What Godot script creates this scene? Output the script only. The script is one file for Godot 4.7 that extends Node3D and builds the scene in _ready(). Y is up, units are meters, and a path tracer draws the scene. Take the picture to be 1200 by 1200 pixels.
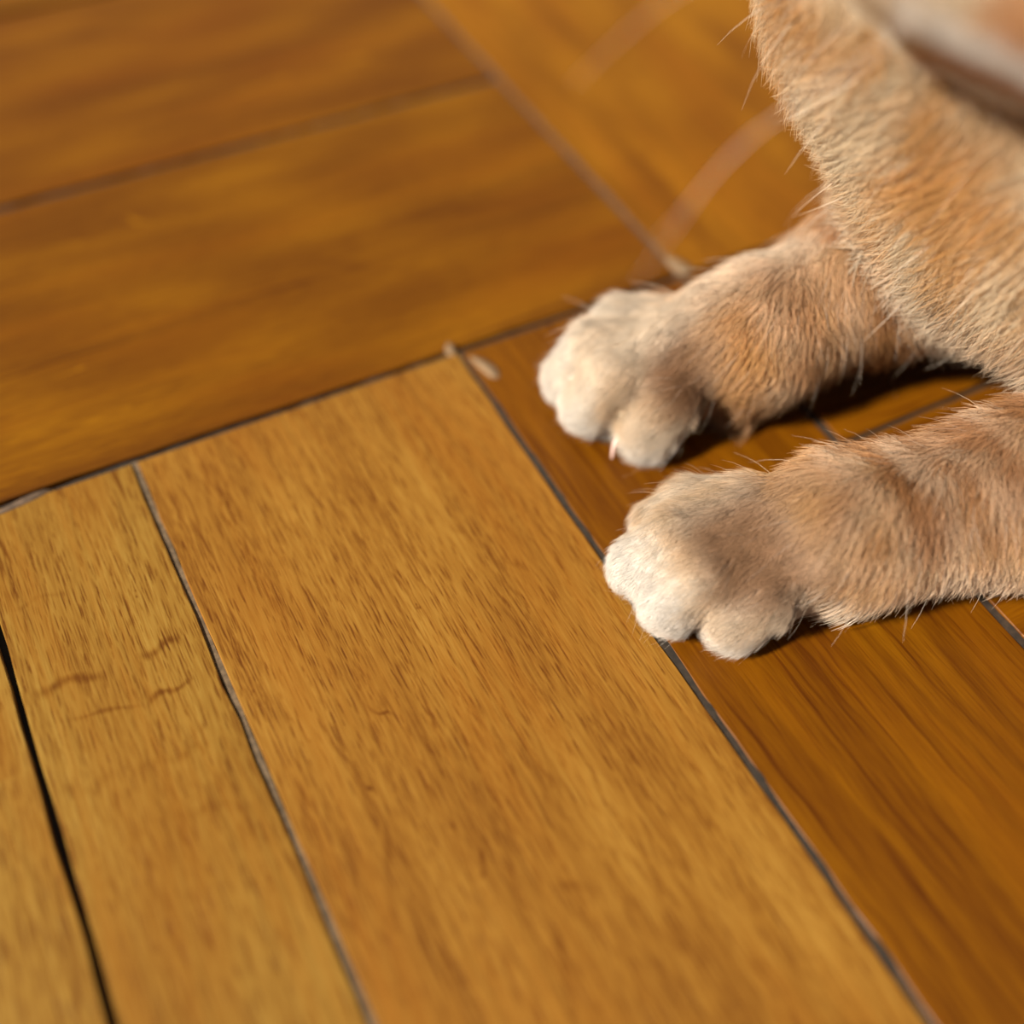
extends Node3D
# A ginger cat's forepaws on an old oak parquet floor.
# World: x runs along the short planks, z along the long ones, y is up, metres.

var rng := RandomNumberGenerator.new()
var noise := FastNoiseLite.new()

# ---------------------------------------------------------------- small helpers
func vec(x: float, y: float, z: float) -> Vector3:
	return Vector3(x, y, z)

func lin(r: float, g: float, b: float) -> Color:
	return Color(r / 255.0, g / 255.0, b / 255.0).srgb_to_linear()

func put(called: String, mesh: Mesh, mat: Material, parent: Node) -> MeshInstance3D:
	var o := MeshInstance3D.new()
	o.name = called
	o.mesh = mesh
	o.material_override = mat
	parent.add_child(o, true)
	return o

# ---------------------------------------------------------------- oak
# tone = 0 dark .. 1 light; written as an albedo picture and a relief picture
func oak(w: int, h: int, size: Vector2, seed_: int, how: Dictionary) -> Array:
	var r := RandomNumberGenerator.new()
	r.seed = seed_
	var n := FastNoiseLite.new()
	n.noise_type = FastNoiseLite.TYPE_SIMPLEX_SMOOTH
	n.fractal_type = FastNoiseLite.FRACTAL_NONE
	n.frequency = 1.0
	n.seed = seed_
	var px := size.x / w
	var py := size.y / h
	var tone := PackedFloat32Array()
	var warm := PackedFloat32Array()
	var relief := PackedFloat32Array()
	tone.resize(w * h)
	warm.resize(w * h)
	relief.resize(w * h)
	var cloud: float = how.cloud
	var ring: float = how.ring
	var fibre: float = how.fibre
	var lean: float = how.lean
	var ring_n: float = how.ring_n
	for y in h:
		var v := y * py
		for x in w:
			var u := x * px + v * lean
			var c := n.get_noise_2d(u * 38.0, v * 15.0)
			var wv := n.get_noise_2d(u * 60.0 + 50.0, v * 9.0) * 0.0035
			var uu := u + wv
			var s := n.get_noise_2d(uu * ring_n, v * 5.0 + 20.0)
			var f := n.get_noise_2d(u * 2100.0, v * 130.0)
			var g := n.get_noise_2d(u * 800.0 + 9.0, v * 30.0)
			var i := y * w + x
			tone[i] = 0.55 + cloud * c + ring * s + fibre * (0.6 * f + 0.6 * g)
			warm[i] = 0.5 + 0.35 * n.get_noise_2d(u * 25.0 + 90.0, v * 11.0) + 0.25 * s
			relief[i] = 0.75 + 0.1 * f + 0.08 * g
	# open pores: short dark dashes along the grain, in belts
	var pores: int = how.pores
	for k in pores:
		var u := r.randf() * size.x
		var v := r.randf() * size.y
		var belt := n.get_noise_2d((u + v * lean) * ring_n * 0.7 + 7.0, v * 4.0)
		if r.randf() > 0.62 + belt * 0.45:
			continue
		var ln: float = how.pore_len * (0.35 + 1.1 * r.randf())
		var wd: float = how.pore_wide * (0.5 + 0.8 * r.randf())
		var deep: float = how.pore_dark * (0.3 + 0.9 * r.randf())
		var steps := int(ln / py) + 1
		var half := maxf(0.6, wd / px * 0.5)
		for j in steps:
			var t := float(j) / steps
			var fade := minf(1.0, 4.0 * t * (1.0 - t) + 0.15)
			var cy := int(v / py) + j
			var cx := (u - (j * py) * lean + n.get_noise_2d(k * 3.1, (v + j * py) * 180.0) * 0.00008) / px
			for ox in range(int(cx - half) - 1, int(cx + half) + 2):
				var d := 1.0 - absf(ox + 0.5 - cx) / (half + 0.5)
				if d > 0.0:
					var i := posmod(cy, h) * w + posmod(ox, w)
					tone[i] -= deep * fade * minf(1.0, d * 1.4)
					relief[i] -= 0.55 * fade * d * deep * 2.0
	# long dark late-wood lines of flat-sawn oak
	var lines: int = how.lines
	for k in lines:
		var u := r.randf() * size.x
		var v := r.randf() * size.y
		var ln := 0.014 + 0.040 * r.randf()
		var wd := 0.0003 + 0.0007 * r.randf()
		var deep := 0.20 + 0.50 * r.randf()
		var steps := int(ln / py) + 1
		var bend := (r.randf() - 0.5) * 0.05
		for j in steps:
			var t := float(j) / steps
			var fade := minf(1.0, 3.0 * t * (1.0 - t) + 0.05)
			var half := maxf(0.6, wd / px * 0.5 * (0.4 + fade))
			var cy := int(v / py) + j
			var cx := (u - j * py * (lean + bend * t) + n.get_noise_2d(k * 5.3, (v + j * py) * 60.0) * 0.0006) / px
			for ox in range(int(cx - half) - 1, int(cx + half) + 2):
				var d := 1.0 - absf(ox + 0.5 - cx) / (half + 0.5)
				if d > 0.0:
					tone[posmod(cy, h) * w + posmod(ox, w)] -= deep * fade * minf(1.0, d * 1.5)
	# ray figure and stains: wavy strokes across the grain, given as [u, v, du, dv, width, darkness]
	for m in how.marks:
		var steps := 160
		var pace: float = 0.30 * minf(1.0, Vector2(m[2], m[3]).length() / steps / m[4])
		for j in steps:
			var t := float(j) / steps
			var fade := minf(1.0, 5.0 * t * (1.0 - t))
			var cx: float = (m[0] + m[2] * t) / px
			var cy: float = (m[1] + m[3] * t + n.get_noise_2d(t * 1.5 + m[0] * 900.0, 3.0) * 0.0018) / py
			var half: float = m[4] * (0.55 + 0.6 * absf(n.get_noise_2d(t * 4.0, m[1] * 700.0)))
			var hx := int(half / px) + 1
			var hy := int(half / py) + 1
			for oy in range(int(cy) - hy, int(cy) + hy + 1):
				for ox in range(int(cx) - hx, int(cx) + hx + 1):
					if oy < 0 or ox < 0 or oy >= h or ox >= w:
						continue
					var d := 1.0 - Vector2((ox - cx) * px, (oy - cy) * py).length() / half
					if d > 0.0:
						tone[oy * w + ox] -= m[5] * fade * d * pace
	var dark: Color = how.dark
	var mid: Color = how.mid
	var light: Color = how.light
	var reddish: Color = how.red
	var bytes := PackedByteArray()
	var bump := PackedByteArray()
	bytes.resize(w * h * 3)
	bump.resize(w * h)
	for i in w * h:
		var t := clampf(tone[i], 0.0, 1.0)
		var c := dark.lerp(mid, t * 2.0) if t < 0.5 else mid.lerp(light, t * 2.0 - 1.0)
		c = c.lerp(reddish, clampf(warm[i] - 0.45, 0.0, 0.6))
		bytes[i * 3] = int(clampf(c.r, 0, 1) * 255.0)
		bytes[i * 3 + 1] = int(clampf(c.g, 0, 1) * 255.0)
		bytes[i * 3 + 2] = int(clampf(c.b, 0, 1) * 255.0)
		bump[i] = int(clampf(relief[i], 0, 1) * 255.0)
	var pic := Image.create_from_data(w, h, false, Image.FORMAT_RGB8, bytes)
	var rel := Image.create_from_data(w, h, false, Image.FORMAT_L8, bump)
	return [ImageTexture.create_from_image(pic), ImageTexture.create_from_image(rel), size]

func oak_material(tex: Array, tint: Color, rough: float) -> StandardMaterial3D:
	var m := StandardMaterial3D.new()
	m.albedo_texture = tex[0]
	m.albedo_color = tint
	m.roughness = rough
	m.metallic_specular = 0.33
	m.heightmap_enabled = true
	m.heightmap_texture = tex[1]
	m.heightmap_scale = 0.010
	var s: Vector2 = tex[2]
	m.uv1_scale = Vector3(1.0 / s.x, 1.0 / s.y, 1.0)
	return m

# one plank: rectangle x0..x1, z0..z1; along = grain runs along z (else along x). Edges wander a little, arrises are worn.
func plank_mesh(x0: float, z0: float, x1: float, z1: float, along_z: bool, cuts: int, wander: float, arris: float, uv_at: Vector2, top: float) -> ArrayMesh:
	var st := SurfaceTool.new()
	st.begin(Mesh.PRIMITIVE_TRIANGLES)
	st.set_smooth_group(-1)
	var length := z1 - z0 if along_z else x1 - x0
	var wide := x1 - x0 if along_z else z1 - z0
	var rows := []
	var low := -0.009
	for j in range(-2, cuts + 3):
		var t := clampf(float(j) / cuts, 0.0, 1.0) * length
		var y_end := top
		if j < 0 or j > cuts:
			y_end = top - arris * 0.8 if (j == -1 or j == cuts + 1) else low
		if j == 0:
			t += arris
		if j == cuts:
			t -= arris
		var where := (z0 if along_z else x0) + t
		var w0 := noise.get_noise_2d(where * 90.0, (x0 if along_z else z0) * 1000.0) * wander
		var w1 := noise.get_noise_2d(where * 90.0, (x1 if along_z else z1) * 1000.0 + 77.0) * wander
		var row := []
		for e in [[w0, low], [w0, top - arris * 0.8], [w0 + arris, top], [wide + w1 - arris, top], [wide + w1, top - arris * 0.8], [wide + w1, low]]:
			var across: float = e[0]
			var y := minf(e[1], y_end)
			var p := vec(x0 + across, y, where) if along_z else vec(where, y, z0 + across)
			row.append([p, uv_at + Vector2(across, t)])
		rows.append(row)
	for j in rows.size() - 1:
		for i in 5:
			var q := [rows[j][i], rows[j][i + 1], rows[j + 1][i + 1], rows[j + 1][i]]
			var order := [0, 1, 2, 0, 2, 3] if along_z else [0, 2, 1, 0, 3, 2]
			for k in order:
				st.set_uv(q[k][1])
				st.add_vertex(q[k][0])
	st.generate_normals()
	return st.commit()

# a strip of old putty, tar or dirt lying in a joint
func strip_mesh(a: Vector3, b: Vector3, wide: float, swell: float, wob: float) -> ArrayMesh:
	var st := SurfaceTool.new()
	st.begin(Mesh.PRIMITIVE_TRIANGLES)
	st.set_smooth_group(-1)
	var along := (b - a).normalized()
	var side := along.cross(Vector3.UP)
	var steps := int((b - a).length() / 0.004) + 2
	var last := []
	for j in steps + 1:
		var t := float(j) / steps
		var c := a.lerp(b, t)
		var wd := wide * (1.0 + wob * noise.get_noise_2d(c.x * 160.0 + c.z * 190.0, 31.0))
		var hh := swell * noise.get_noise_2d(c.x * 220.0 - c.z * 200.0, 57.0)
		var row := [c - side * wd - vec(0, 0.003, 0), c - side * wd * 0.8 + vec(0, hh, 0), c + side * wd * 0.8 + vec(0, hh * 0.8, 0), c + side * wd - vec(0, 0.003, 0)]
		if j > 0:
			for i in 3:
				for p in [last[i], last[i + 1], row[i + 1], last[i], row[i + 1], row[i]]:
					st.add_vertex(p)
		last = row
	st.generate_normals()
	return st.commit()

# a flat blob of dried filler, outline given by a few points
func blob_mesh(outline: Array, high: float) -> ArrayMesh:
	var st := SurfaceTool.new()
	st.begin(Mesh.PRIMITIVE_TRIANGLES)
	var mid := Vector3.ZERO
	for p in outline:
		mid += p / outline.size()
	var curve := Curve3D.new()
	for k in outline.size() + 1:
		var p: Vector3 = outline[k % outline.size()]
		var d: Vector3 = (outline[(k + 1) % outline.size()] - outline[(k - 1 + outline.size()) % outline.size()]) * 0.17
		curve.add_point(p, -d, d)
	curve.bake_interval = 0.0004
	var ring := curve.get_baked_points()
	for k in ring.size():
		var a := ring[k]
		var b := ring[(k + 1) % ring.size()]
		var ai := a.lerp(mid, 0.25) + vec(0, high, 0)
		var bi := b.lerp(mid, 0.25) + vec(0, high, 0)
		var ad := a - vec(0, 0.001, 0)
		var bd := b - vec(0, 0.001, 0)
		for p in [ad, ai, bi, ad, bi, bd, ai, mid + vec(0, high, 0), bi]:
			st.add_vertex(p)
	st.generate_normals()
	return st.commit()

func plain(c: Color, rough: float) -> StandardMaterial3D:
	var m := StandardMaterial3D.new()
	m.albedo_color = c
	m.roughness = rough
	var n := NoiseTexture2D.new()
	n.width = 256
	n.height = 256
	n.seamless = true
	var f := FastNoiseLite.new()
	f.seed = 5
	f.frequency = 0.03
	f.fractal_octaves = 4
	n.noise = f
	var ramp := Gradient.new()
	ramp.set_color(0, Color(0.55, 0.55, 0.55))
	ramp.set_color(1, Color(1, 1, 1))
	n.color_ramp = ramp
	m.albedo_texture = n
	m.uv1_triplanar = true
	m.uv1_scale = Vector3.ONE * 60.0
	return m

func build_floor() -> void:
	var floor_ := Node3D.new()
	floor_.name = "floor"
	add_child(floor_)
	floor_.set_meta("kind", "structure")
	floor_.set_meta("label", "old varnished oak parquet floor of wide worn planks")
	var base := BoxMesh.new()
	base.size = vec(3.4, 0.02, 3.8)
	var b := put("underlay", base, plain(Color(0.16, 0.12, 0.09), 0.9), floor_)
	b.position = vec(0.2, -0.0165, -0.25)

	var quiet := {"cloud": 0.13, "ring": 0.10, "fibre": 0.18, "lean": 0.0, "ring_n": 260.0, "pores": 8000, "pore_len": 0.0048, "pore_wide": 0.00018, "pore_dark": 0.29, "lines": 6, "marks": [],
		"dark": Color(0.47, 0.25, 0.06), "mid": Color(0.67, 0.43, 0.16), "light": Color(0.82, 0.59, 0.28), "red": Color(0.66, 0.37, 0.10)}
	# the broad pale plank in the middle: dense short pores, cloudy tone, a few knot smudges
	var centre := quiet.duplicate()
	centre.pores = 21000
	centre.marks = [[0.0280, 0.0689, 0.0033, 0.0072, 0.0022, 0.7], [0.0200, 0.0774, 0.0056, 0.0086, 0.0006, 1.1], [0.0070, 0.0771, 0.0020, 0.0046, 0.0007, 1.1], [0.0022, 0.0672, 0.0021, 0.0027, 0.0006, 1.0], [-0.0056, 0.0637, 0.0032, 0.0029, 0.0006, 1.0], [0.0128, 0.0874, 0.0028, 0.0110, 0.0007, 1.3], [0.0154, 0.1029, -0.0075, 0.0201, 0.0012, 0.8], [0.0285, 0.1128, -0.0030, 0.0079, 0.0011, 1.5], [0.0256, 0.1072, -0.0007, 0.0050, 0.0009, 0.8], [0.0389, 0.0632, 0.0010, 0.0012, 0.0004, 3.0], [0.0357, 0.1255, 0.0064, 0.0067, 0.0018, 0.7], [0.0587, 0.1096, 0.0038, 0.0059, 0.0016, 0.5], [0.0221, 0.0323, 0.0056, 0.0104, 0.0012, 0.5], [0.0573, 0.0551, 0.0066, 0.0108, 0.0012, 0.4], [0.0568, 0.1067, 0.0076, -0.0002, 0.0020, 0.5], [0.0489, 0.1406, 0.0016, 0.0056, 0.0022, 0.6]]
	var t_centre := oak(600, 1500, Vector2(0.084, 0.30), 11, centre)
	# the narrow plank on its left: quarter-sawn, brown ray smears running across
	var narrow := quiet.duplicate()
	narrow.pores = 9000
	narrow.cloud = 0.10
	narrow.lean = 0.0
	narrow.mid = Color(0.69, 0.46, 0.19)
	narrow.light = Color(0.84, 0.63, 0.33)
	narrow.marks = [[0.0019, 0.0485, 0.0143, 0.0017, 0.0019, 1.72], [0.0221, 0.0502, 0.0092, -0.0008, 0.0016, 1.61], [0.0059, 0.0584, 0.0148, 0.0024, 0.0010, 1.15], [0.0198, 0.0609, 0.0109, -0.0012, 0.0011, 1.61], [0.0018, 0.0271, 0.0127, 0.0005, 0.0013, 0.57], [0.0138, 0.0732, 0.0158, 0.0012, 0.0019, 0.57], [0.0004, 0.0711, 0.0134, 0.0021, 0.0022, 0.46], [0.0180, 0.0856, 0.0149, 0.0029, 0.0022, 0.69], [0.0259, 0.0347, 0.0004, 0.0009, 0.0004, 3.45]]
	var t_narrow := oak(300, 1300, Vector2(0.040, 0.26), 23, narrow)
	# the plank on the right under the paws: flat-sawn, long dark lines, warmer
	var lined := quiet.duplicate()
	lined.cloud = 0.12
	lined.ring = 0.24
	lined.ring_n = 210.0
	lined.lean = -0.02
	lined.pores = 2600
	lined.pore_len = 0.009
	lined.pore_dark = 0.20
	lined.lines = 150
	lined.mid = Color(0.62, 0.38, 0.11)
	lined.light = Color(0.78, 0.52, 0.20)
	lined.red = Color(0.60, 0.33, 0.07)
	var t_lined := oak(450, 1300, Vector2(0.068, 0.27), 37, lined)
	# the planks beyond: broad soft bands
	var broad := quiet.duplicate()
	broad.cloud = 0.22
	broad.ring = 0.14
	broad.ring_n = 120.0
	broad.pores = 5000
	broad.pore_dark = 0.16
	broad.lines = 16
	broad.mid = Color(0.63, 0.38, 0.12)
	broad.light = Color(0.82, 0.54, 0.23)
	broad.red = Color(0.63, 0.34, 0.09)
	var t_broad := oak(320, 1000, Vector2(0.115, 0.42), 53, broad)
	# the two just beyond the end joint, each with its own bright and dark flecks
	var low := broad.duplicate()
	low.marks = [[0.0491, 0.2816, 0.0081, 0.0425, 0.0040, 0.7], [0.0517, 0.2540, 0.0229, 0.0310, 0.0040, 0.5], [0.0781, 0.3080, 0.0034, 0.0399, 0.0050, 0.6], [0.0706, 0.1855, -0.0024, 0.0148, 0.0012, -1.2], [0.0862, 0.1743, -0.0029, 0.0180, 0.0020, -0.7], [0.0877, 0.1892, -0.0011, 0.0161, 0.0013, -0.8], [0.0166, 0.2233, 0.0063, 0.0028, 0.0016, -3.0], [0.0198, 0.1931, 0.0035, 0.0191, 0.0012, -0.8], [0.0631, 0.2429, -0.0002, 0.0185, 0.0020, 0.6], [0.0540, 0.2062, 0.0106, 0.0361, 0.0030, 0.4]]
	var t_low := oak(400, 1250, Vector2(0.110, 0.36), 61, low)
	var upper := broad.duplicate()
	upper.marks = [[0.0763, 0.2667, -0.0029, 0.0201, 0.0018, -3.0], [0.0731, 0.3010, -0.0001, 0.0101, 0.0022, -3.0], [0.0208, 0.2267, 0.0125, 0.0321, 0.0060, 1.2], [0.0458, 0.2054, 0.0039, 0.0298, 0.0040, 0.5], [0.0867, 0.3067, 0.0035, 0.0185, 0.0030, 0.9], [0.0786, 0.2174, -0.0020, 0.0413, 0.0012, -0.5]]
	var t_upper := oak(400, 1250, Vector2(0.110, 0.36), 67, upper)

	var mats := {
		"centre": [oak_material(t_centre, Color(0.757, 0.810, 0.777), 0.42)],
		"narrow": [oak_material(t_narrow, Color(0.731, 0.800, 0.758), 0.40)],
		"lined": [oak_material(t_lined, Color(0.638, 0.621, 0.167), 0.42)],
		"broad": [oak_material(t_broad, Color(0.611, 0.616, 0.241), 0.40), oak_material(t_broad, Color(0.73, 0.755, 0.38), 0.40), oak_material(t_lined, Color(0.666, 0.644, 0.204), 0.42), oak_material(t_centre, Color(0.740, 0.773, 0.555), 0.42)],
	}
	mats["low"] = [oak_material(t_low, Color(0.638, 0.644, 0.222), 0.40)]
	mats["upper"] = [oak_material(t_upper, Color(0.629, 0.626, 0.222), 0.40)]
	# squares of planks, laid alternately along z and along x; the one in the picture's middle first
	var xs := [-1.222, -0.879, -0.535, -0.1905, 0.1545, 0.500, 0.845, 1.190]
	var zs := [-1.794, -1.394, -0.994, -0.594, -0.1945, 0.205, 0.605, 1.005]
	for i in xs.size() - 1:
		for j in zs.size() - 1:
			var along_z := (i + j) % 2 == 1
			var near := absi(i - 3) <= 1 and absi(j - 4) <= 1
			var cuts: Array
			if i == 3 and j == 4:
				cuts = [-0.1905, -0.110, -0.0268, 0.0098, 0.0900, 0.1545]
			elif i == 4 and j == 4:
				cuts = [-0.1945, -0.1280, -0.060, 0.010, 0.078, 0.140, 0.205]
			elif i == 3 and j == 3:
				cuts = [-0.594, -0.500, -0.402, -0.2995, -0.1945]
			elif i == 4 and j == 3:
				cuts = [0.1545, 0.266, 0.340, 0.420, 0.500]
			else:
				var a0: float = xs[i] if along_z else zs[j]
				var a1: float = xs[i + 1] if along_z else zs[j + 1]
				for k in 6:
					cuts.append(lerpf(a0, a1, k / 5.0))
			for k in cuts.size() - 1:
				var gap := 0.0013 if i == 3 and j == 3 else 0.00075
				var lo: float = cuts[k] + gap
				var hi: float = cuts[k + 1] - gap
				var x0: float = lo if along_z else xs[i] + 0.0012
				var x1: float = hi if along_z else xs[i + 1] - 0.0012
				var z0: float = zs[j] + 0.0007 if along_z else lo
				var z1: float = zs[j + 1] - 0.0007 if along_z else hi
				var kind := "broad"
				var pick := (i * 7 + j * 3 + k * 5) % 4
				var at := Vector2(rng.randf(), rng.randf())
				if i == 3 and j == 4:
					kind = ["broad", "narrow", "narrow", "centre", "lined"][k]
					at = Vector2.ZERO if k > 1 else at
					pick = 0
					if k == 0:
						pick = 2
				if i == 3 and j == 3:
					kind = ["broad", "broad", "upper", "low"][k]
					at = Vector2.ZERO if k > 1 else at
					pick = 0
				if i == 4 and j == 3:
					pick = 1
				if i == 4 and j == 4:
					pick = 2
				var top := (rng.randf() - 0.5) * 0.0004
				put("plank", plank_mesh(x0, z0, x1, z1, along_z, 44 if near else 2, 0.00035 if near else 0.0, 0.0002, at, top), mats[kind][pick % mats[kind].size()], floor_)

	# what fills the joints
	var dirt := plain(Color(0.085, 0.072, 0.062), 0.85)
	var grey := plain(Color(0.46, 0.38, 0.28), 0.85)
	var pale := plain(Color(0.62, 0.50, 0.36), 0.8)
	for s in [
		[vec(0.0098, -0.0006, -0.1945), vec(0.0098, -0.0006, 0.205), 0.0008, 0.0001, grey],
		[vec(-0.0268, -0.0020, -0.1945), vec(-0.0268, -0.0020, 0.205), 0.0010, 0.0005, dirt],
		[vec(0.0900, -0.0003, -0.1945), vec(0.0900, -0.0003, 0.205), 0.0012, 0.0003, plain(Color(0.22, 0.175, 0.125), 0.85)],
		[vec(-0.19, -0.0010, -0.1945), vec(0.50, -0.0010, -0.1945), 0.0012, 0.0005, plain(Color(0.20, 0.155, 0.11), 0.85)],
		[vec(0.1545, -0.0003, -0.594), vec(0.1545, -0.0003, -0.1945), 0.0016, 0.0003, plain(Color(0.42, 0.31, 0.22), 0.8)],
		[vec(0.1545, -0.0004, -0.1945), vec(0.1545, -0.0004, 0.205), 0.0015, 0.0003, plain(Color(0.24, 0.18, 0.12), 0.85)],
		[vec(0.1545, -0.0010, -0.1280), vec(0.50, -0.0010, -0.1280), 0.0010, 0.0004, plain(Color(0.22, 0.17, 0.11), 0.85)],
		[vec(-0.19, -0.0012, -0.2995), vec(0.1545, -0.0008, -0.2995), 0.0014, 0.0004, plain(Color(0.22, 0.15, 0.08), 0.85)],
	]:
		put("joint_filler", strip_mesh(s[0], s[1], s[2], s[3], 0.35), s[4], floor_)
	# dried lumps of pale filler by the corners
	put("filler_patch", blob_mesh([vec(0.0912, 0, -0.1925), vec(0.0945, 0, -0.1895), vec(0.0962, 0, -0.1845), vec(0.0952, 0, -0.1815), vec(0.0932, 0, -0.1820), vec(0.0920, 0, -0.1855)], 0.0003), pale, floor_)
	put("filler_patch", blob_mesh([vec(0.0872, 0.0002, -0.1962), vec(0.0888, 0.0002, -0.1978), vec(0.0898, 0.0002, -0.1955), vec(0.0886, 0.0002, -0.1940)], 0.0008), pale, floor_)
	put("filler_patch", blob_mesh([vec(0.1535, 0, -0.2020), vec(0.1560, 0, -0.2030), vec(0.1590, 0, -0.1960), vec(0.1575, 0, -0.1938), vec(0.1540, 0, -0.1945)], 0.0003), pale, floor_)
	put("filler_patch", blob_mesh([vec(-0.021, 0, -0.1930), vec(-0.014, 0, -0.1948), vec(-0.008, 0, -0.1950), vec(-0.009, 0, -0.1935), vec(-0.016, 0, -0.1922), vec(-0.022, 0, -0.1918)], 0.0003), plain(Color(0.45, 0.36, 0.28), 0.8), floor_)

# ---------------------------------------------------------------- the cat's body: tapered capsules joined smoothly
const REGIONS := ["foreleg", "foreleg_far", "chest", "head", "trunk"]
var bone_a := PackedVector3Array()
var bone_b := PackedVector3Array()
var bone_ra := PackedFloat32Array()
var bone_rb := PackedFloat32Array()
var bone_k := PackedFloat32Array()
var bone_region := PackedInt32Array()

func bone(region: int, a: Vector3, ra: float, b: Vector3, rb: float, k: float) -> void:
	bone_a.append(a)
	bone_b.append(b)
	bone_ra.append(ra)
	bone_rb.append(rb)
	bone_k.append(k)
	bone_region.append(region)

func bone_distance(i: int, p: Vector3) -> float:
	var a := bone_a[i]
	var ba := bone_b[i] - a
	var pa := p - a
	var t := clampf(pa.dot(ba) / maxf(ba.length_squared(), 1e-9), 0.0, 1.0)
	return (pa - ba * t).length() - lerpf(bone_ra[i], bone_rb[i], t)

func field(p: Vector3, which: PackedInt32Array) -> float:
	var d := 1.0
	for i in which:
		var s := bone_distance(i, p)
		var k := bone_k[i]
		var h := maxf(k - absf(d - s), 0.0)
		d = minf(d, s) - h * h * 0.25 / k
	return d

# three long white whiskers that hang past the chest
var WHISKERS := [
	[vec(0.1305, 0.1251, -0.1123), vec(0.1135, 0.1162, -0.1091), vec(0.0995, 0.1123, -0.1078), vec(0.0885, 0.1083, -0.1064), vec(0.0717, 0.0973, -0.1003)],
	[vec(0.1296, 0.1275, -0.1125), vec(0.1111, 0.1172, -0.1083), vec(0.1003, 0.1129, -0.1081), vec(0.0916, 0.1071, -0.1085), vec(0.0785, 0.0997, -0.1054)],
	[vec(0.1213, 0.1365, -0.1152), vec(0.1048, 0.1304, -0.1158), vec(0.0959, 0.1264, -0.1204), vec(0.0864, 0.1219, -0.1229), vec(0.0731, 0.1153, -0.1210)],
]

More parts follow.
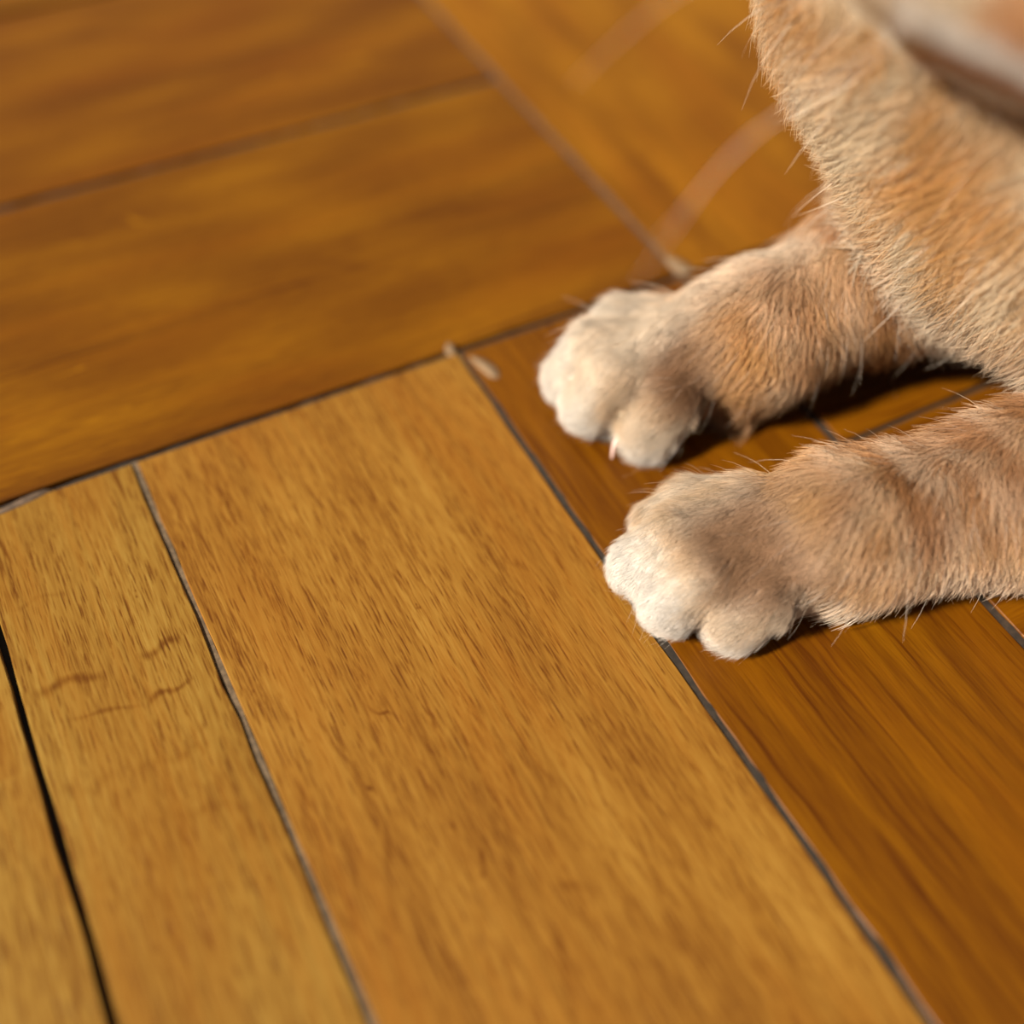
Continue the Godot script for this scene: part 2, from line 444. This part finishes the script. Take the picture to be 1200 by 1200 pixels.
#CATBONES
func pose() -> void:
	# the foreleg nearer the window
	bone(0, vec(0.225, 0.036, -0.077), 0.02, vec(0.165, 0.0185, -0.089), 0.0138, 0.01)
	bone(0, vec(0.165, 0.0185, -0.089), 0.0138, vec(0.128, 0.016, -0.099), 0.012, 0.01)
	bone(0, vec(0.128, 0.0158, -0.099), 0.0118, vec(0.116, 0.0125, -0.1045), 0.0095, 0.008)
	bone(0, vec(0.225, 0.036, -0.077), 0.022, vec(0.245, 0.085, -0.085), 0.035, 0.02)
	bone(0, vec(0.119, 0.0115, -0.098), 0.0064, vec(0.109, 0.011, -0.0955), 0.0066, 0.0045)
	bone(0, vec(0.109, 0.011, -0.0955), 0.0066, vec(0.103, 0.0069, -0.096), 0.0067, 0.0008)
	bone(0, vec(0.116, 0.015, -0.103), 0.0064, vec(0.101, 0.0145, -0.1035), 0.0066, 0.0045)
	bone(0, vec(0.101, 0.0145, -0.1035), 0.0066, vec(0.0932, 0.008, -0.1038), 0.0067, 0.0008)
	bone(0, vec(0.116, 0.015, -0.1085), 0.0064, vec(0.1, 0.0145, -0.1125), 0.0066, 0.0045)
	bone(0, vec(0.1, 0.0145, -0.1125), 0.0066, vec(0.0925, 0.008, -0.114), 0.0067, 0.0008)
	bone(0, vec(0.116, 0.014, -0.1125), 0.0064, vec(0.1075, 0.0115, -0.119), 0.0066, 0.0045)
	bone(0, vec(0.1075, 0.0115, -0.119), 0.0066, vec(0.1025, 0.007, -0.1205), 0.0067, 0.0008)
	# the other foreleg
	bone(1, vec(0.212, 0.04, -0.157), 0.022, vec(0.178, 0.0275, -0.15), 0.0155, 0.01)
	bone(1, vec(0.178, 0.0275, -0.15), 0.0155, vec(0.144, 0.0192, -0.1512), 0.011, 0.01)
	bone(1, vec(0.144, 0.0192, -0.1512), 0.011, vec(0.127, 0.017, -0.1555), 0.0105, 0.01)
	bone(1, vec(0.212, 0.04, -0.157), 0.024, vec(0.225, 0.08, -0.175), 0.032, 0.02)
	bone(1, vec(0.131, 0.014, -0.151), 0.0058, vec(0.12, 0.0138, -0.1472), 0.0066, 0.0035)
	bone(1, vec(0.12, 0.0138, -0.1472), 0.0066, vec(0.1142, 0.0071, -0.1468), 0.0068, 0.0007)
	bone(1, vec(0.125, 0.018, -0.1555), 0.0058, vec(0.1115, 0.016, -0.157), 0.0066, 0.0035)
	bone(1, vec(0.1115, 0.016, -0.157), 0.0066, vec(0.1055, 0.0082, -0.1578), 0.0068, 0.0007)
	bone(1, vec(0.125, 0.018, -0.1605), 0.0058, vec(0.1115, 0.016, -0.1655), 0.0066, 0.0035)
	bone(1, vec(0.1115, 0.016, -0.1655), 0.0066, vec(0.1062, 0.0078, -0.1672), 0.0068, 0.0007)
	bone(1, vec(0.13, 0.016, -0.164), 0.0058, vec(0.122, 0.014, -0.171), 0.0066, 0.0035)
	bone(1, vec(0.122, 0.014, -0.171), 0.0066, vec(0.1165, 0.007, -0.173), 0.0068, 0.0007)
	bone(1, vec(0.1385, 0.006, -0.1462), 0.004, vec(0.141, 0.0125, -0.1485), 0.0065, 0.004)
	# chest and bib
	bone(2, vec(0.184, 0.098, -0.15), 0.041, vec(0.204, 0.07, -0.132), 0.042, 0.02)
	bone(2, vec(0.204, 0.07, -0.132), 0.042, vec(0.234, 0.07, -0.112), 0.046, 0.02)
	# skull, muzzle, ears
	bone(3, vec(0.1311, 0.1303, -0.1191), 0.016, vec(0.1466, 0.1239, -0.1017), 0.017, 0.01)
	bone(3, vec(0.1623, 0.1433, -0.1292), 0.043, vec(0.178, 0.168, -0.138), 0.046, 0.02)
	bone(3, vec(0.138, 0.155, -0.12), 0.028, vec(0.118, 0.16, -0.118), 0.017, 0.012)
	bone(3, vec(0.176, 0.195, -0.11), 0.02, vec(0.186, 0.226, -0.098), 0.004, 0.008)
	bone(3, vec(0.176, 0.195, -0.158), 0.02, vec(0.186, 0.226, -0.172), 0.004, 0.008)
	# barrel, haunches, hind paws, tail
	bone(4, vec(0.2, 0.115, -0.14), 0.046, vec(0.27, 0.095, -0.13), 0.062, 0.03)
	bone(4, vec(0.27, 0.095, -0.13), 0.062, vec(0.47, 0.085, -0.13), 0.072, 0.03)
	bone(4, vec(0.47, 0.085, -0.13), 0.072, vec(0.55, 0.07, -0.13), 0.055, 0.03)
	bone(4, vec(0.5, 0.065, -0.065), 0.048, vec(0.45, 0.04, -0.05), 0.03, 0.02)
	bone(4, vec(0.5, 0.065, -0.195), 0.048, vec(0.45, 0.04, -0.212), 0.03, 0.02)
	bone(4, vec(0.47, 0.016, -0.042), 0.013, vec(0.4, 0.013, -0.045), 0.013, 0.01)
	bone(4, vec(0.47, 0.016, -0.22), 0.013, vec(0.4, 0.013, -0.216), 0.013, 0.01)
	bone(4, vec(0.58, 0.06, -0.13), 0.02, vec(0.63, 0.02, -0.1), 0.014, 0.02)
	bone(4, vec(0.63, 0.02, -0.1), 0.014, vec(0.62, 0.014, -0.02), 0.013, 0.01)
	bone(4, vec(0.62, 0.014, -0.02), 0.013, vec(0.54, 0.013, 0.025), 0.011, 0.01)
	bone(4, vec(0.54, 0.013, 0.025), 0.011, vec(0.45, 0.011, 0.03), 0.008, 0.01)
#END

# surface nets over the blocks that the surface may cross; returns positions, normals, regions and quads
func skin(cell: float) -> Dictionary:
	var lo := Vector3.ONE * 9.0
	var hi := -lo
	for i in bone_a.size():
		var r := maxf(bone_ra[i], bone_rb[i]) + 0.012
		lo = lo.min(bone_a[i] - Vector3.ONE * r).min(bone_b[i] - Vector3.ONE * r)
		hi = hi.max(bone_a[i] + Vector3.ONE * r).max(bone_b[i] + Vector3.ONE * r)
	const S := 8
	var block := cell * S
	var nb := Vector3i(((hi - lo) / block).ceil()) + Vector3i.ONE
	var reach := block * 0.867
	var stride := Vector3i(1, nb.x * S + 2, (nb.x * S + 2) * (nb.y * S + 2))
	var at := {}
	var pos := PackedVector3Array()
	var nor := PackedVector3Array()
	var reg := PackedInt32Array()
	var edges := PackedInt32Array()
	var val := PackedFloat32Array()
	val.resize((S + 1) * (S + 1) * (S + 1))
	const E := S + 1
	for bz in nb.z:
		for by in nb.y:
			for bx in nb.x:
				var corner := lo + Vector3(bx, by, bz) * block
				var c := corner + Vector3.ONE * block * 0.5
				var near := PackedInt32Array()
				var least := 9.0
				for i in bone_a.size():
					var d := bone_distance(i, c)
					least = minf(least, d)
					if d < reach + 0.034:
						near.append(i)
				if least > reach + 0.014 or near.is_empty() or field(c, near) < -reach - 0.002:
					continue
				var n := 0
				for z in E:
					for y in E:
						for x in E:
							val[n] = field(corner + Vector3(x, y, z) * cell, near)
							n += 1
				for z in S:
					for y in S:
						for x in S:
							var o := (z * E + y) * E + x
							var v0 := val[o]
							var v1 := val[o + 1]
							var v2 := val[o + E]
							var v3 := val[o + E + 1]
							var q := o + E * E
							var v4 := val[q]
							var v5 := val[q + 1]
							var v6 := val[q + E]
							var v7 := val[q + E + 1]
							var inside := int(v0 < 0) + int(v1 < 0) + int(v2 < 0) + int(v3 < 0) + int(v4 < 0) + int(v5 < 0) + int(v6 < 0) + int(v7 < 0)
							if inside == 0 or inside == 8:
								continue
							var p := corner + (Vector3(x, y, z) + Vector3.ONE * 0.5) * cell
							var g := Vector3(v1 + v3 + v5 + v7 - v0 - v2 - v4 - v6, v2 + v3 + v6 + v7 - v0 - v1 - v4 - v5, v4 + v5 + v6 + v7 - v0 - v1 - v2 - v3)
							g = g.normalized()
							p -= g * (v0 + v1 + v2 + v3 + v4 + v5 + v6 + v7) / 8.0
							const T := 0.0005
							var f0 := field(p, near)
							g = Vector3(field(p + Vector3(T, 0, 0), near) - f0, field(p + Vector3(0, T, 0), near) - f0, field(p + Vector3(0, 0, T), near) - f0).normalized()
							p -= g * f0
							var key := (bx * S + x) * stride.x + (by * S + y) * stride.y + (bz * S + z) * stride.z
							at[key] = pos.size()
							pos.append(p)
							nor.append(g)
							var best := 9.0
							var which := 0
							for i in near:
								var d := bone_distance(i, p)
								if d < best:
									best = d
									which = bone_region[i]
							reg.append(which)
							if (v0 < 0) != (v1 < 0):
								edges.append_array([key, 0, int(v0 < 0)])
							if (v0 < 0) != (v2 < 0):
								edges.append_array([key, 1, int(v0 < 0)])
							if (v0 < 0) != (v4 < 0):
								edges.append_array([key, 2, int(v0 < 0)])
	var quads := PackedInt32Array()
	for n in range(0, edges.size(), 3):
		var axis := edges[n + 1]
		var s1: int = stride[(axis + 1) % 3]
		var s2: int = stride[(axis + 2) % 3]
		var key := edges[n]
		if not (at.has(key - s1) and at.has(key - s2) and at.has(key - s1 - s2)):
			continue
		var ring := [at[key], at[key - s1], at[key - s1 - s2], at[key - s2]]
		if edges[n + 2] == 1:
			ring.reverse()
		quads.append_array(ring)
	return {"pos": pos, "nor": nor, "reg": reg, "quads": quads}

# a little tuft of hairs: root at the origin, growing up y and bending along z; one unit = one hair's length
func tuft(hairs: int, spread: float, thick: float, rise: float, close: float, dark_root: float, r: RandomNumberGenerator) -> ArrayMesh:
	var v := PackedVector3Array()
	var n := PackedVector3Array()
	var c := PackedColorArray()
	var idx := PackedInt32Array()
	const SEG := 4
	for k in hairs:
		var root := Vector2(r.randf() - 0.5, r.randf() - 0.5) * 2.0 * spread
		var ln := 0.65 + 0.5 * r.randf()
		var yaw := (r.randf() - 0.5) * 0.55
		var up := rise * (0.6 + 0.9 * r.randf())
		var curl := (r.randf() - 0.5) * 0.25
		var shade := 0.82 + 0.36 * r.randf()
		var first := v.size()
		for j in SEG + 1:
			var t := float(j) / SEG
			var back := 1.0 - close * t
			var p := Vector3(root.x * back + ln * (sin(yaw) * t + curl * t * t), ln * up * (t - 0.55 * t * t), root.y * back + ln * (0.75 * t + 0.25 * t * t) * cos(yaw))
			var along := Vector3(sin(yaw) + 2.0 * curl * t, up * (1.0 - 1.1 * t), 0.75 + 0.5 * t).normalized()
			var side := along.cross(Vector3.UP).normalized()
			var out := side.cross(along).normalized()
			var rad := thick * (1.0 - 0.86 * t * t)
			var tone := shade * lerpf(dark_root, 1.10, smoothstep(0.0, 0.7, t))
			for s in 3:
				var a := TAU * s / 3.0 + k
				var d := side * cos(a) + out * sin(a)
				v.append(p + d * rad)
				n.append(d)
				c.append(Color(tone, tone, tone))
		for j in SEG:
			for s in 3:
				var a := first + j * 3 + s
				var b := first + j * 3 + (s + 1) % 3
				idx.append_array([a, b, a + 3, b, b + 3, a + 3])
	var arrays := []
	arrays.resize(Mesh.ARRAY_MAX)
	arrays[Mesh.ARRAY_VERTEX] = v
	arrays[Mesh.ARRAY_NORMAL] = n
	arrays[Mesh.ARRAY_COLOR] = c
	arrays[Mesh.ARRAY_INDEX] = idx
	var m := ArrayMesh.new()
	m.add_surface_from_arrays(Mesh.PRIMITIVE_TRIANGLES, arrays)
	return m

#COAT
# coat colour and comb: linear colour, direction the hair lies, its length in metres, how far it stands off
func coat(region: int, p: Vector3, n: Vector3) -> Array:
	var white := lin(250, 245, 238)
	var cream := lin(243, 224, 192)
	var tan_ := lin(241, 215, 184)
	var orange := lin(225, 173, 106)
	var dark := lin(176, 120, 72)
	var spot := noise.get_noise_3d(p.x * 75.0, p.y * 110.0, p.z * 110.0)
	var fine := noise.get_noise_3d(p.x * 230.0 + 30.0, p.y * 160.0, p.z * 160.0)
	if region <= 1:
		var shift := 0.0 if region == 0 else 0.010
		var x := p.x - shift
		var bar := noise.get_noise_2d(p.x * 95.0 + region * 40.0, 4.0 + p.y * 12.0) # faint tabby bars round the leg
		var c := tan_.lerp(orange, clampf(0.30 + 0.6 * spot + 0.5 * bar, 0.0, 1.0))
		c = c.lerp(dark, clampf((0.95 if region == 0 else 0.3) * smoothstep(0.35, 0.85, n.y) * smoothstep(0.118, 0.145, x) + 0.7 * bar + 0.6 * fine - 0.25, 0.0, 0.85))
		c = c.lerp(lin(248, 235, 216), (0.85 if region == 0 else 0.15) * smoothstep(0.45, -0.35, n.y) * clampf(0.8 + 0.8 * fine, 0.2, 1.0))
		var paw := smoothstep(0.130, 0.112, x)
		var pc := lin(238, 220, 196).lerp(lin(226, 196, 158), clampf(0.25 + 0.9 * spot, 0.0, 0.8))
		var back := p.x - (0.0 if region == 0 else 0.017)
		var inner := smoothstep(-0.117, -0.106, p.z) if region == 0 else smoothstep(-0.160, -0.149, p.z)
		pc = pc.lerp(lin(172, 132, 98) if region == 0 else lin(156, 114, 80), 0.95 * inner * smoothstep(0.094, 0.103, back) * smoothstep(0.011, 0.018, p.y))  # hollow behind the toes: grey-brown fur plus shade put into the colour
		pc = pc.lerp(white, clampf(0.95 * smoothstep(0.097, 0.088, x) + 0.8 * smoothstep(0.011, 0.006, p.y) + (smoothstep(-0.163, -0.168, p.z) if region == 1 else 0.0), 0.0, 0.9))
		c = c.lerp(pc, paw)
		var lie := Vector3(-0.12, -1.0, 0.35).lerp(Vector3(-0.6, -1.0, 0.1), smoothstep(0.150, 0.125, x)).lerp(Vector3(-1.0, -0.55, 0.0), paw)
		var ln := lerpf(0.0074 if n.y > -0.3 else 0.0085, 0.0046, paw)
		if region == 1:
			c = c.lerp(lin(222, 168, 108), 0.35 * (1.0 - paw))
			c = c.lerp(lin(176, 116, 66), 0.75 * smoothstep(0.150, 0.170, p.x) * clampf(0.6 + 1.2 * fine + 0.8 * bar, 0.0, 1.0))  # upper far leg: tabby bars, with its shade painted into the coat too
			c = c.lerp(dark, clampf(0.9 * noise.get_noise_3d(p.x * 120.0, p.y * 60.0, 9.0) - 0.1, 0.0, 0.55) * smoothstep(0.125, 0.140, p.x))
			c = c.lerp(lin(140, 90, 50), 0.8 * smoothstep(0.45, -0.1, n.y) * smoothstep(0.128, 0.145, p.x) * clampf(0.7 + 1.2 * fine, 0.0, 1.0))  # underside of the far leg darkened: shade painted into the fur colour
			c = c.lerp(lin(246, 230, 208), 0.8 * smoothstep(-0.148, -0.158, p.z) * smoothstep(0.3, 0.8, n.y))  # pale top rim: light from above painted into the fur colour
			ln *= 1.1
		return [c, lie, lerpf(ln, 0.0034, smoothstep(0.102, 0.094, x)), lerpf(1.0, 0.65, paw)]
	if region == 2:
		var lock := noise.get_noise_3d((p.x + p.y) * 60.0, (p.y - p.x) * 30.0, p.z * 85.0)
		var c := cream.lerp(orange, clampf(0.30 + 1.5 * lock + 0.4 * spot, 0.0, 1.0))
		c = c.lerp(dark, clampf(0.55 * fine + 0.5 * lock - 0.35, 0.0, 0.5))
		c = c.lerp(lin(250, 234, 212), 0.75 * smoothstep(0.066, 0.040, p.y))
		c = c.lerp(lin(150, 92, 46), 0.85 * smoothstep(0.0045, 0.0015, p.distance_to(vec(0.1612, 0.0540, -0.1137))))
		var near := smoothstep(-0.150, -0.100, p.z)
		return [c, Vector3(0.06, -0.90, -0.40).lerp(Vector3(0.02, -0.95, -0.15), near), 0.0170, 0.75]
	if region == 3:
		var c := lin(222, 168, 118).lerp(lin(206, 146, 94), clampf(0.5 + spot, 0.0, 1.0))
		var along := (p - vec(0.150, 0.140, -0.125)).dot(vec(0.644, -0.27, 0.725))
		c = c.lerp(cream, 0.9 * smoothstep(0.0045, 0.0, along))
		c = c.lerp(lin(254, 250, 244), smoothstep(0.975, 0.993, n.dot(Vector3(-0.70, -0.58, 0.42)))) # white chin
		return [c, Vector3(1.0, -0.1, 0.15), 0.0050, 0.35]
	var stripe := sin(p.x * 170.0 + 1.5 * spot * 4.0)
	var body := tan_.lerp(orange, clampf(0.5 + spot, 0.0, 1.0)).lerp(dark, clampf(0.6 * stripe, 0.0, 0.5) * smoothstep(-0.3, 0.4, n.y))
	return [body.lerp(cream, 0.6 * smoothstep(0.0, -0.8, n.y)), Vector3(1.0, -0.6, 0.0), 0.0095, 1.0]
#ENDCOAT

func build_cat() -> void:
	pose()
	var cat := Node3D.new()
	cat.name = "cat"
	add_child(cat)
	var home := vec(0.30, 0.0, -0.13)
	cat.position = home
	cat.set_meta("label", "ginger tabby cat lying on the parquet with both pale forepaws stretched out")
	cat.set_meta("category", "cat")
	var s := skin(0.0025)
	var pos: PackedVector3Array = s.pos
	var nor: PackedVector3Array = s.nor
	var reg: PackedInt32Array = s.reg
	var quads: PackedInt32Array = s.quads
	var col := PackedColorArray()
	var comb := PackedVector3Array()
	var long := PackedFloat32Array()
	var stand := PackedFloat32Array()
	var here := PackedVector3Array()
	for i in pos.size():
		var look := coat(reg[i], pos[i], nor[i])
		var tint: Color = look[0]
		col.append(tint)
		var lie: Vector3 = look[1]
		lie = lie - nor[i] * lie.dot(nor[i])
		comb.append(lie.normalized() if lie.length() > 0.05 else nor[i].cross(Vector3(0, 0, 1)).normalized())
		long.append(look[2])
		stand.append(look[3])
		here.append(pos[i] - home)
	var idx := PackedInt32Array()
	for q in range(0, quads.size(), 4):
		idx.append_array([quads[q], quads[q + 1], quads[q + 2], quads[q], quads[q + 2], quads[q + 3]])
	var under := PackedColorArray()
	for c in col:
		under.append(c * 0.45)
	var arrays := []
	arrays.resize(Mesh.ARRAY_MAX)
	arrays[Mesh.ARRAY_VERTEX] = here
	arrays[Mesh.ARRAY_NORMAL] = nor
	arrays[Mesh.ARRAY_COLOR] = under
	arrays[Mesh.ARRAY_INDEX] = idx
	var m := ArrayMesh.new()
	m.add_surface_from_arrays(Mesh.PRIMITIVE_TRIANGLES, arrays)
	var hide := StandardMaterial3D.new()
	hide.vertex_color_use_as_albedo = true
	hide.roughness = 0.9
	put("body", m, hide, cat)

	var hair := StandardMaterial3D.new()
	hair.vertex_color_use_as_albedo = true
	hair.roughness = 0.55
	hair.metallic_specular = 0.35
	hair.backlight_enabled = true
	hair.backlight = Color(0.8, 0.8, 0.8)
	var r := RandomNumberGenerator.new()
	r.seed = 404
	var short_tuft := tuft(8, 0.14, 0.0080, 0.72, 0.55, 0.48, r)
	var long_tuft := tuft(9, 0.075, 0.0046, 0.55, 0.55, 0.72, r)
	var single := tuft(1, 0.0, 0.0034, 0.95, 0.0, 0.9, r)
	var names := ["foreleg_fur", "foreleg_fur", "chest_fur", "head_fur", "trunk_fur", "guard_hair"]
	var meshes := [short_tuft, short_tuft, long_tuft, long_tuft, long_tuft, single]
	var thick := [1.9e6, 1.8e6, 1.7e6, 0.8e6, 0.35e6]
	var places := [[], [], [], [], [], []]
	var tints := [[], [], [], [], [], []]
	for q in range(0, quads.size(), 4):
		var a := quads[q]
		var b := quads[q + 1]
		var c := quads[q + 2]
		var d := quads[q + 3]
		var area := ((pos[b] - pos[a]).cross(pos[c] - pos[a]).length() + (pos[c] - pos[a]).cross(pos[d] - pos[a]).length()) * 0.5
		var g := reg[a]
		var want: float = thick[g] * area
		var coarse := 1.0
		if pos[a].x > 0.25 and g != 4:
			want *= 0.25
		if pos[a].x < 0.122:
			want *= 1.7
		if g == 4:
			if pos[a].x > 0.25:
				coarse = 1.7
			else:
				want *= 4.5
		var count := int(want) + (1 if r.randf() < want - floorf(want) else 0)
		for k in count:
			var u := r.randf()
			var w := r.randf()
			var p := pos[a].lerp(pos[b], u).lerp(pos[d].lerp(pos[c], u), w)
			var n := nor[a].lerp(nor[b], u).lerp(nor[d].lerp(nor[c], u), w).normalized()
			var lie := comb[a].lerp(comb[c], (u + w) * 0.5)
			var ln := lerpf(long[a], long[c], (u + w) * 0.5) * (0.7 + 0.6 * r.randf()) * coarse
			var swirl := noise.get_noise_3d(p.x * 260.0, p.y * 260.0, p.z * 260.0) * 0.22 + (r.randf() - 0.5) * 0.55
			lie = lie.rotated(n, swirl)
			lie = (lie - n * lie.dot(n)).normalized()
			var side := n.cross(lie).normalized()
			var puff := stand[a] * 0.70 + stand[a] * 0.5 * r.randf() + 0.15 * noise.get_noise_3d(p.x * 330.0 + 40.0, p.y * 330.0, p.z * 330.0)
			var tip := p + lie * ln * 0.95
			if tip.y < 0.0006: # hairs that would enter the floor bend up and lie on it
				var lift := (0.0006 - tip.y) / ln
				lie = (lie + Vector3.UP * lift).normalized()
				side = n.cross(lie).normalized()
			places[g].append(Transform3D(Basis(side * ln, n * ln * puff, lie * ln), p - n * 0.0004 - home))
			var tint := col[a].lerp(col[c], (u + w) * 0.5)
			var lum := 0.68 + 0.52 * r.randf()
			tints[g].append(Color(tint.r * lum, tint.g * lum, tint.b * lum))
			if r.randf() < (0.020 if g < 2 else 0.005) and p.x < 0.25: # longer single hairs that stand clear of the coat
				var reach := ln * (1.25 + 0.6 * r.randf() if g < 2 else 1.0 + 0.5 * r.randf())
				var away := (lie + n * 0.4 * r.randf()).normalized()
				if p.y + away.y * reach > 0.001:
					places[5].append(Transform3D(Basis(side * reach, n * reach * 0.8, away * reach), p - home))
					tints[5].append(tint.lerp(Color(0.9, 0.82, 0.72), 0.6))
	for g in 6:
		var mm := MultiMesh.new()
		mm.transform_format = MultiMesh.TRANSFORM_3D
		mm.use_colors = true
		mm.mesh = meshes[g]
		mm.instance_count = places[g].size()
		for k in places[g].size():
			mm.set_instance_transform(k, places[g][k])
			mm.set_instance_color(k, tints[g][k])
		var o := MultiMeshInstance3D.new()
		o.name = names[g]
		o.multimesh = mm
		o.material_override = hair
		o.set_meta("kind", "stuff")
		cat.add_child(o, true)
		print(names[g], " ", places[g].size())
	# claws
	var horn := StandardMaterial3D.new()
	horn.albedo_color = Color(0.93, 0.80, 0.76)
	horn.roughness = 0.3
	for k in [
		[vec(0.1100, 0.0075, -0.1490), vec(0.1065, 0.0045, -0.1480), vec(0.1055, 0.0006, -0.1472)],
		[vec(0.1045, 0.0060, -0.1600), vec(0.1015, 0.0035, -0.1595), vec(0.1002, 0.0012, -0.1590)],
		[vec(0.1000, 0.0070, -0.1000), vec(0.0968, 0.0052, -0.0992), vec(0.0955, 0.0032, -0.0988)],
		[vec(0.0925, 0.0060, -0.1090), vec(0.0895, 0.0035, -0.1088), vec(0.0885, 0.0015, -0.1086)],
	]:
		put("claw", rod(k, 0.0009, 0.0002, home), horn, cat)
	# whiskers
	var bristle := StandardMaterial3D.new()
	bristle.albedo_color = Color(0.97, 0.95, 0.92)
	bristle.roughness = 0.35
	for k in WHISKERS:
		put("whisker", rod(k, 0.000065, 0.00001, home), bristle, cat)
	# eyes and nose
	var amber := StandardMaterial3D.new()
	amber.albedo_color = Color(0.62, 0.48, 0.12)
	amber.roughness = 0.08
	var ball := SphereMesh.new()
	ball.radius = 0.0085
	ball.height = 0.017
	var ink := StandardMaterial3D.new()
	ink.albedo_color = Color(0.02, 0.02, 0.02)
	ink.roughness = 0.1
	var slit := SphereMesh.new()
	slit.radius = 0.0028
	slit.height = 0.0090
	for z in [-0.098, -0.148]:
		var eye := put("eye", ball, amber, cat)
		eye.position = vec(0.1350, 0.1745, z) - home
		var hole := put("pupil", slit, ink, eye)
		hole.position = vec(-0.0062, 0.0012, 0.0)
	var pink := StandardMaterial3D.new()
	pink.albedo_color = Color(0.80, 0.50, 0.46)
	pink.roughness = 0.5
	var tip := SphereMesh.new()
	tip.radius = 0.0055
	tip.height = 0.008
	var nose := put("nose", tip, pink, cat)
	nose.position = vec(0.1020, 0.1660, -0.1180) - home

# a tapering rod along a smooth curve through three or more points
func rod(points: Array, r0: float, r1: float, home: Vector3) -> ArrayMesh:
	var curve := Curve3D.new()
	for k in points.size():
		var d: Vector3 = (points[mini(k + 1, points.size() - 1)] - points[maxi(k - 1, 0)]) * 0.18
		curve.add_point(points[k], -d, d)
	var total := curve.get_baked_length()
	curve.bake_interval = total / 40.0
	total = curve.get_baked_length()
	var st := SurfaceTool.new()
	st.begin(Mesh.PRIMITIVE_TRIANGLES)
	const N := 18
	for j in N + 1:
		var c := curve.sample_baked(total * j / N, true)
		var along := (curve.sample_baked(minf(total, total * (j + 0.5) / N), true) - curve.sample_baked(maxf(0.0, total * (j - 0.5) / N), true)).normalized()
		var side := along.cross(vec(0.3, 1, 0.2)).normalized()
		var up := side.cross(along)
		var rad := lerpf(r0, r1, float(j) / N)
		for s in 8:
			var d := side * cos(TAU * s / 8.0) + up * sin(TAU * s / 8.0)
			st.set_normal(d)
			st.add_vertex(c + d * rad - home)
	for j in N:
		for s in 8:
			var a := j * 8 + s
			var b := j * 8 + (s + 1) % 8
			for k in [a, b, a + 8, b, b + 8, a + 8]:
				st.add_index(k)
	return st.commit()

func _ready() -> void:
	rng.seed = 7
	noise.seed = 3
	noise.frequency = 1.0
	noise.noise_type = FastNoiseLite.TYPE_SIMPLEX_SMOOTH
	noise.fractal_type = FastNoiseLite.FRACTAL_NONE
	# camera
	var cam := Camera3D.new()
	cam.name = "camera"
	var lens := CameraAttributesPhysical.new()
	lens.frustum_focal_length = 28.0
	lens.frustum_focus_distance = 0.238
	lens.frustum_near = 0.01
	lens.frustum_far = 50.0
	lens.exposure_aperture = 2.45
	cam.attributes = lens
	add_child(cam)
	cam.transform = Transform3D(Basis(vec(0.88784235, 0.01788725, 0.45979996), vec(0.34579293, 0.63331862, -0.69234007), vec(-0.30358394, 0.77368441, 0.55610181)), vec(0, 0.2, 0))
	cam.current = true
	# the room's soft light
	var sky_look := ProceduralSkyMaterial.new()
	sky_look.sky_top_color = Color(0.60, 0.58, 0.56)
	sky_look.sky_horizon_color = Color(0.66, 0.63, 0.60)
	sky_look.ground_bottom_color = Color(0.45, 0.36, 0.27)
	sky_look.ground_horizon_color = Color(0.60, 0.55, 0.50)
	var sky := Sky.new()
	sky.sky_material = sky_look
	var env := Environment.new()
	env.background_mode = Environment.BG_SKY
	env.sky = sky
	env.background_energy_multiplier = 0.75
	env.tonemap_mode = Environment.TONE_MAPPER_LINEAR
	env.tonemap_exposure = 1.0
	env.sdfgi_enabled = true
	env.ssao_enabled = true
	env.ssil_enabled = true
	var we := WorldEnvironment.new()
	we.name = "surroundings"
	we.environment = env
	add_child(we)
	# daylight from the left
	var sun := DirectionalLight3D.new()
	sun.name = "daylight"
	sun.light_color = Color(1.0, 0.96, 0.90)
	sun.light_energy = 2.85
	sun.light_angular_distance = 5.0
	sun.shadow_enabled = true
	sun.sky_mode = DirectionalLight3D.SKY_MODE_LIGHT_ONLY
	add_child(sun)
	sun.look_at_from_position(vec(-0.75, 0.63, 0.04), Vector3.ZERO, Vector3.UP)
	build_floor()
	build_cat()
